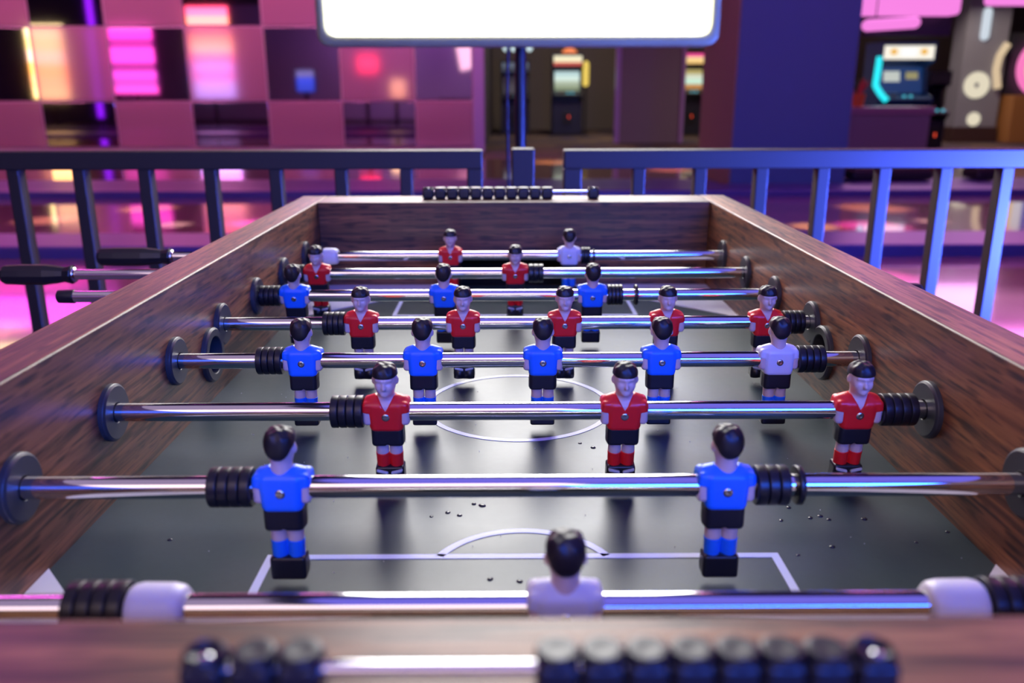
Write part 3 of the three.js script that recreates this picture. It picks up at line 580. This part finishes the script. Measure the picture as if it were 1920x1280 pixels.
// ------------------------------------------------------------------ arcade machines
function canvasTex(w, h, draw) { const c = document.createElement('canvas'); c.width = w; c.height = h; draw(c.getContext('2d'), w, h); const t = new THREE.CanvasTexture(c); t.colorSpace = THREE.SRGBColorSpace; return t; }
function printMat(w, h, draw, k = 1) { const t = canvasTex(w, h, draw); return M({ color: [0.02, 0.02, 0.02], roughness: 0.4, emissive: [1, 1, 1], emissiveMap: t, emissiveIntensity: k }); }
const stripes = (cols) => (c, w, h) => { cols.forEach((s, i) => { c.fillStyle = s; c.fillRect(0, i * h / cols.length, w, h / cols.length + 1); }); };
function arcadeCabinet({ label, pos, turn = 0, w = 0.8, h = 1.95, d = 0.85, body = mat.cabinetDark, marquee, screen, side, glow = [1, 1, 1], gk = 2, group = 'arcade cabinets', trim }) {
  const g = thing('arcade_cabinet', label, 'arcade cabinet', pos, group, turn);
  const k = h / 1.95, prof = [[-0.42, 0], [0.3, 0], [0.3, 0.8], [0.42, 0.92], [0.42, 1.0], [0.16, 1.08], [0.06, 1.52], [0.34, 1.62], [0.34, 1.95], [-0.42, 1.95]].map(([z, y]) => new THREE.Vector2(z * d / 0.85, y * k));
  for (const s of [-1, 1]) { const e = new THREE.ExtrudeGeometry(new THREE.Shape(prof), { depth: 0.03, bevelEnabled: false }); e.rotateY(-Math.PI / 2); T(e, s * (w / 2 - 0.015) + 0.015, 0, 0); obj('side_panel', e, body, g); }
  const iw = w - 0.064, dz = d / 0.85;
  obj('base', span(-iw / 2, iw / 2, 0.03, 0.8 * k, -0.4 * dz, 0.27 * dz, 0.01), body, g);
  obj('back', span(-iw / 2, iw / 2, 0.8 * k, 1.93 * k, -0.4 * dz, -0.3 * dz), body, g);
  obj('top', span(-iw / 2, iw / 2, 1.9 * k, 1.94 * k, -0.3 * dz, 0.32 * dz), body, g);
  const cp = obj('control_panel', rbox(iw, 0.05, 0.3 * dz, 0.01), body, g); cp.position.set(0, 0.99 * k, 0.27 * dz); cp.rotation.x = 0.22;
  for (const x of [-0.18, 0.02, 0.14]) { const b = obj('button', T(new THREE.CylinderGeometry(0.03, 0.03, 0.03, 14), x, 0.035, 0.02), x < 0 ? mat.cabinetRed : glowMat([0.1, 0.7, 0.9], 0.8), cp); b.name = 'button'; }
  const scr = obj('screen', bbox(iw * 0.9, 0.46 * k, 0.02), screen, g); scr.position.set(0, 1.3 * k, 0.07 * dz); scr.rotation.x = -0.22;
  obj('marquee', span(-iw / 2, iw / 2, 1.65 * k, 1.88 * k, 0.28 * dz, 0.33 * dz), marquee, g);
  const cd = obj('coin_door', rbox(0.26, 0.34, 0.02, 0.006, 0, 0.4 * k, 0.28 * dz), mat.black, g);
  obj('coin_slot', rbox(0.03, 0.07, 0.01, 0.003, 0.05, 0.45 * k, 0.295 * dz), glowMat([1, 0.08, 0.03], 1.2), cd);
  if (trim) obj('neon_trim', trim, glowMat(side, 1.1), g);
  const l = new THREE.RectAreaLight(lin(...glow), gk, iw * 0.85, 0.4 * k); l.position.set(0, 1.35 * k, 0.16 * dz); l.rotation.y = Math.PI; g.add(l);
  return g;
}
const tube = (pts, r) => new THREE.TubeGeometry(new THREE.CatmullRomCurve3(pts.map((p) => new THREE.Vector3(...p)), false, 'catmullrom', 0.1), 40, r, 10);
// straight ahead, deep in the arcade
arcadeCabinet({ label: 'arcade cabinet with cream marquee seen through the doorway', pos: [1.6, 0, -24], w: 0.82, h: 2.15, marquee: printMat(64, 32, stripes(['#fff6d0', '#fff0c0', '#d05040']), 0.95), screen: printMat(64, 64, stripes(['#c8e8e8', '#e8fff4', '#b8c8b0', '#90a080']), 0.85), glow: [0.8, 1, 0.9], gk: 1.2 });
tag(obj('dome_lamp', T(new THREE.SphereGeometry(0.2, 20, 10, 0, 6.2832, 0, 1.5708).scale(1, 0.7, 1), 1.66, 2.151, -24), glowMat([1, 0.25, 0.08], 1)), 'orange dome lamp on top of the cream marquee cabinet', 'lamp');
{ const s = thing('tube_sign', 'upright yellow tube light beside the cream marquee cabinet', 'sign', [2.12, 0, -24.1]); obj('post', cylY(0.03, 0, 1.3), mat.black, s); obj('base', cylY(0.1, 0, 0.03), mat.black, s); obj('tube', new THREE.CapsuleGeometry(0.085, 0.5, 6, 14).translate(0, 1.62, 0), glowMat([1, 0.72, 0.13], 0.85), s); }
arcadeCabinet({ label: 'arcade cabinet with pink and yellow marquee left of the pillar', pos: [4.92, 0, -23.9], w: 0.8, h: 2.2, marquee: printMat(64, 32, stripes(['#ff50a0', '#ffe0a0', '#ffd080']), 0.95), screen: printMat(64, 64, stripes(['#c0b070', '#e8f0d8', '#d8ffe8', '#d09050']), 0.85), glow: [1, 0.9, 0.7], gk: 1.2 });
arcadeCabinet({ label: 'dim arcade cabinet behind the light panel stand', pos: [0.2, 0, -25], w: 0.8, h: 2.0, marquee: printMat(32, 16, stripes(['#90a0b0', '#606a78']), 0.35), screen: printMat(32, 32, stripes(['#4a4250', '#5a5662']), 0.5), glow: [0.7, 0.8, 1], gk: 0.3 });
{ const s = thing('spot_bar', 'bar of three small white spotlights deep in the arcade', 'lamp', [0.22, 2.32, -24.2]); obj('bar', cylX(0.02, -0.4, 0.5, 0.14), mat.black, s); obj('bracket', cylY(0.015, 0.14, 2.68, 0.05), mat.black, s); for (const x of [-0.27, -0.06, 0.36]) obj('bulb', new THREE.SphereGeometry(0.09, 16, 12).scale(1, 1.3, 1).translate(x, 0, 0), glowMat([0.75, 0.95, 1], 1), s); }
// right side: counter, cyan cabinet, pillar with discs, wooden machine
{ const c = thing('counter', 'dark plum counter with pale top right of the pillar', 'counter', [5.78, 0.021, -13.4]);
  obj('body', span(-0.62, 0.58, 0, 0.775, -0.4, 0.4, 0.01), mat.plum, c); obj('worktop', span(-0.67, 0.64, 0.776, 0.885, -0.45, 0.42, 0.015), M({ color: [0.30, 0.19, 0.24], roughness: 0.3 }), c); }
{ const c = thing('plant_pot', 'orange pot with a small plant on the counter', 'plant', [5.36, 0.907, -13.3]); obj('pot', cylY(0.075, 0, 0.19, 0, 0, 20, 0.1), mat.orange, c);
  for (let i = 0; i < 7; i++) { const l = obj('leaf', new THREE.SphereGeometry(1, 10, 8).scale(0.02, 0.13, 0.045).translate(0, 0.12, 0), i % 2 ? mat.leaf : M({ color: [0.6, 0.07, 0.05], roughness: 0.5 }), c); l.position.set(0, 0.17, 0); l.rotation.set((rnd() - 0.5) * 1.0, rnd() * 6, (rnd() - 0.5) * 1.2); } }
arcadeCabinet({ label: 'arcade cabinet with white marquee and cyan neon edge', pos: [7.25, 0, -16.3], w: 0.98, h: 2.0, d: 0.85, body: mat.cabinetBlue,
  marquee: printMat(128, 40, (c, w, h) => { c.fillStyle = '#fff8e8'; c.fillRect(0, 0, w, h); c.fillStyle = '#f0b850'; for (const x of [0.2, 0.8]) { c.beginPath(); c.arc(x * w, h * 0.45, 9, 0, 7); c.fill(); } c.fillStyle = '#ffffff'; c.fillRect(w * 0.34, 6, w * 0.32, h - 14); }, 1.0),
  screen: printMat(64, 64, (c, w, h) => { c.fillStyle = '#0c3c78'; c.fillRect(0, 0, w, h); c.fillStyle = '#e0e8e0'; c.fillRect(8, 10, 24, 26); c.fillStyle = '#b0a878'; c.fillRect(40, 12, 18, 18); }, 0.7), side: [0.02, 0.85, 0.95], trim: tube([[-0.51, 1.74, 0.3], [-0.52, 1.5, 0.3], [-0.53, 1.24, 0.3], [-0.46, 1.08, 0.42], [-0.36, 0.97, 0.46]], 0.055), glow: [0.5, 0.9, 1], gk: 1.0 });
arcadeCabinet({ label: 'unlit dark arcade cabinet beside the cyan neon cabinet', pos: [7.98, 0, -16.5], w: 0.4, h: 1.5, marquee: mat.cabinetDark, screen: M({ color: [0.01, 0.01, 0.02], roughness: 0.2 }), gk: 0.02 });
{ const p = thing('disc_pillar', 'grey pillar with glowing round discs at right', 'pillar', [10.78, 0, -20.3]);
  obj('shaft', span(-0.48, 0.48, 0.34, H, -0.3, 0.3, 0.01), mat.greyPillar, p); obj('plinth', span(-0.52, 0.52, 0, 0.339, -0.34, 0.34, 0.01), M({ color: [0.05, 0.02, 0.02], roughness: 0.6 }), p);
  const disc = (x, y, r, r0) => { const s = new THREE.Shape(); s.absarc(0, 0, r, 0, Math.PI * 2); if (r0) { const h = new THREE.Path(); h.absarc(0, 0, r0, 0, Math.PI * 2, true); s.holes.push(h); } obj('light_disc', T(new THREE.ExtrudeGeometry(s, { depth: 0.03, bevelEnabled: false, curveSegments: 24 }), x, y, 0.302), mat.ivory, p); };
  disc(-0.1, 1.27, 0.29, 0.06); disc(-0.06, 0.52, 0.15, 0);
  obj('light_bar', new THREE.CapsuleGeometry(0.1, 0.5, 6, 12).translate(-0.08, 2.58, 0.3), M({ color: [0.02, 0.02, 0.02], roughness: 0.4, emissive: [0.75, 0.85, 0.95], emissiveIntensity: 0.8 }), p);
  obj('light_tube', tube([[0.44, 2.16, 0.36], [0.3, 1.9, 0.36], [0.27, 1.6, 0.36], [0.36, 1.2, 0.36]], 0.08), glowMat([0.95, 0.72, 0.45], 0.7), p); }
{ const m = thing('prize_wheel', 'wooden cased machine with glowing pink ring at right edge', 'arcade machine', [12.15, 0, -20]);
  obj('base', span(-0.8, 0.9, 0, 1.05, -0.5, 0.4, 0.02), mat.woodOrange, m); obj('door', rbox(0.5, 0.6, 0.03, 0.01, 0.3, 0.52, 0.41), mat.cabinetRed, m);
  obj('back_board', span(-0.75, 0.85, 1.051, 2.4, -0.3, -0.1, 0.02), mat.cabinetDark, m);
  obj('ring', T(new THREE.TorusGeometry(0.6, 0.09, 12, 40), 0.05, 1.66, 0.05), glowMat([1, 0.2, 0.55], 0.95), m);
  obj('wheel', T(new THREE.CylinderGeometry(0.48, 0.48, 0.06, 32).rotateX(Math.PI / 2), 0.05, 1.66, -0.05), printMat(64, 64, stripes(['#ffd070', '#4060c0', '#e8e8f0', '#ffe0a0']), 0.8), m);
  obj('topper', T(new THREE.SphereGeometry(0.2, 16, 12), -0.15, 2.42, 0.0), glowMat([1, 0.7, 0.25], 0.95), m); }
// pink glowing ceiling shapes at right
{
  const slab = (name, label, pts, y, th, z) => { const s = new THREE.Shape(); s.moveTo(...pts[0]); s.splineThru(pts.slice(1).map((p) => new THREE.Vector2(...p))); const g = new THREE.ExtrudeGeometry(s, { depth: th, bevelEnabled: true, bevelSize: 0.03, bevelThickness: 0.03, bevelSegments: 3, curveSegments: 30 }); g.rotateX(Math.PI / 2); T(g, 0, y, z); return g; };
  const a = thing('pink_sign', 'big pink glowing lightbox right of the pillar top', 'sign', [5.36, 0, -12]);
  obj('lightbox', rbox(1.36, 1.5, 0.3, 0.06, 0, 2.86, 0, 4), glowMat([1, 0.25, 0.82], 0.95), a);
  obj('hanger', [cylY(0.02, 3.55, H, -0.5), cylY(0.02, 3.55, H, 0.5)], mat.black, a);
  obj('backing', span(-0.45, 0.75, 1.86, 3.4, -0.34, -0.2, 0.02), mat.cabinetDark, a);
  const l = new THREE.RectAreaLight(lin(1, 0.25, 0.82), L.ringPink, 1.3, 1.4); l.position.set(0, 2.86, 0.17); l.rotation.y = Math.PI; a.add(l);
  const b = thing('pink_tube', 'pink glowing tube just under the pink lightbox', 'sign', [5.06, 1.985, -11.72]);
  obj('tube', new THREE.CapsuleGeometry(0.075, 0.62, 8, 16).rotateZ(Math.PI / 2).rotateZ(0.06), glowMat([1, 0.25, 0.82], 0.95), b);
  obj('hanger', [cylY(0.008, 0.06, H - 1.985, -0.2, -0.02)], mat.black, b);
  const c = thing('pink_sign', 'pink glowing lightbox cut by the top right corner', 'sign', [7.2, 0, -12]);
  obj('lightbox', rbox(1.5, 1.5, 0.3, 0.06, 0, 2.99, 0, 4), glowMat([1, 0.25, 0.82], 0.95), c);
  obj('hanger', [cylY(0.02, 3.7, H, -0.5), cylY(0.02, 3.7, H, 0.5)], mat.black, c);
  const l2 = new THREE.RectAreaLight(lin(1, 0.25, 0.82), L.ringPink, 1.4, 1.4); l2.position.set(0, 2.99, 0.17); l2.rotation.y = Math.PI; c.add(l2);
}
{ // low dark ball benches on the far strip
  for (const [x, w, t] of [[4.6, 0.98, 'long'], [5.74, 0.26, 'short']]) { const b = thing('low_bench', t + ' low black box on the strip right of the pillar', 'box', [x, 0.0915, -10.28]); obj('body', rbox(w, 0.13, 0.4, 0.04, 0, 0.075, 0), mat.black, b); obj('top_pad', rbox(w * 0.94, 0.02, 0.36, 0.008, 0, 0.15, 0), mat.rubber, b); }
}
// lit machines left of the picture: seen only as reflections in the tiled wall
function signTower(label, x, y0, y1, w, draw, glow, k, lk) {
  const s = thing('sign_tower', label, 'sign', [x, 0.021, -4], 'lit signs facing the tiled wall', Math.PI);
  obj('post', span(-0.06, 0.06, 0.03, y0, -0.12, 0, 0.01), mat.black, s); obj('base', span(-0.4, 0.4, 0, 0.03, -0.3, 0.3, 0.01), mat.black, s);
  obj('housing', span(-w / 2 - 0.04, w / 2 + 0.04, y0 - 0.04, y1 + 0.04, -0.16, -0.01, 0.02), mat.black, s);
  obj('display', span(-w / 2, w / 2, y0, y1, -0.009, 0.012), printMat(64, 128, draw, k), s);
  const l = new THREE.RectAreaLight(lin(...glow), lk * 0.12, w * 0.95, (y1 - y0) * 0.95); l.position.set(0, (y0 + y1) / 2, 0.02); l.rotation.y = Math.PI; s.add(l);
}
signTower('tall yellow lit sign reflected at the left of the tiled wall', -15.5, 0.9, 3.3, 1.15, stripes(['#f4ffa0', '#e8f080', '#fff0b0', '#ffcc50', '#ffd070', '#f0e880']), [1, 0.85, 0.35], 5, 6);
signTower('tall magenta striped sign reflected in the tiled wall', -12.65, 1.05, 3.3, 1.5, stripes(['#ff60d0', '#ff40c8', '#8a1070', '#ff50d0', '#ff50d8', '#70105c', '#e050d0', '#b040a0', '#ff58c8']), [1, 0.15, 0.7], 2.6, 5);
signTower('tall orange and blue sign reflected in the tiled wall', -9.95, 0.95, 3.9, 1.4, stripes(['#ff5070', '#ff9060', '#702050', '#ffb060', '#ffe0a0', '#ff70b0', '#c0a0ff', '#d070d0', '#a0b0ff', '#90a8ff']), [1, 0.7, 0.8], 5, 6);
signTower('purple upright strip sign reflected in the tiled wall', -13.95, 0.3, 4.2, 0.22, stripes(['#9020ff', '#8018f0']), [0.4, 0.05, 1], 2.0, 2);
signTower('small blue sign reflected in the tiled wall', -6.9, 1.2, 1.9, 0.6, stripes(['#8090c0', '#3060ff', '#2858e8']), [0.15, 0.3, 1], 1.2, 1.2);
signTower('round red sign reflected in the tiled wall', -4.75, 1.75, 2.35, 0.7, stripes(['#ff3060', '#ff5070', '#ff2858']), [1, 0.1, 0.2], 5, 3);
signTower('pale yellow sign reflected in the tiled wall', -3.75, 0.95, 1.55, 0.5, stripes(['#ffe8a0', '#ffe090']), [1, 0.85, 0.5], 3.5, 2);

shade(scene);
renderer.render(scene, camera);
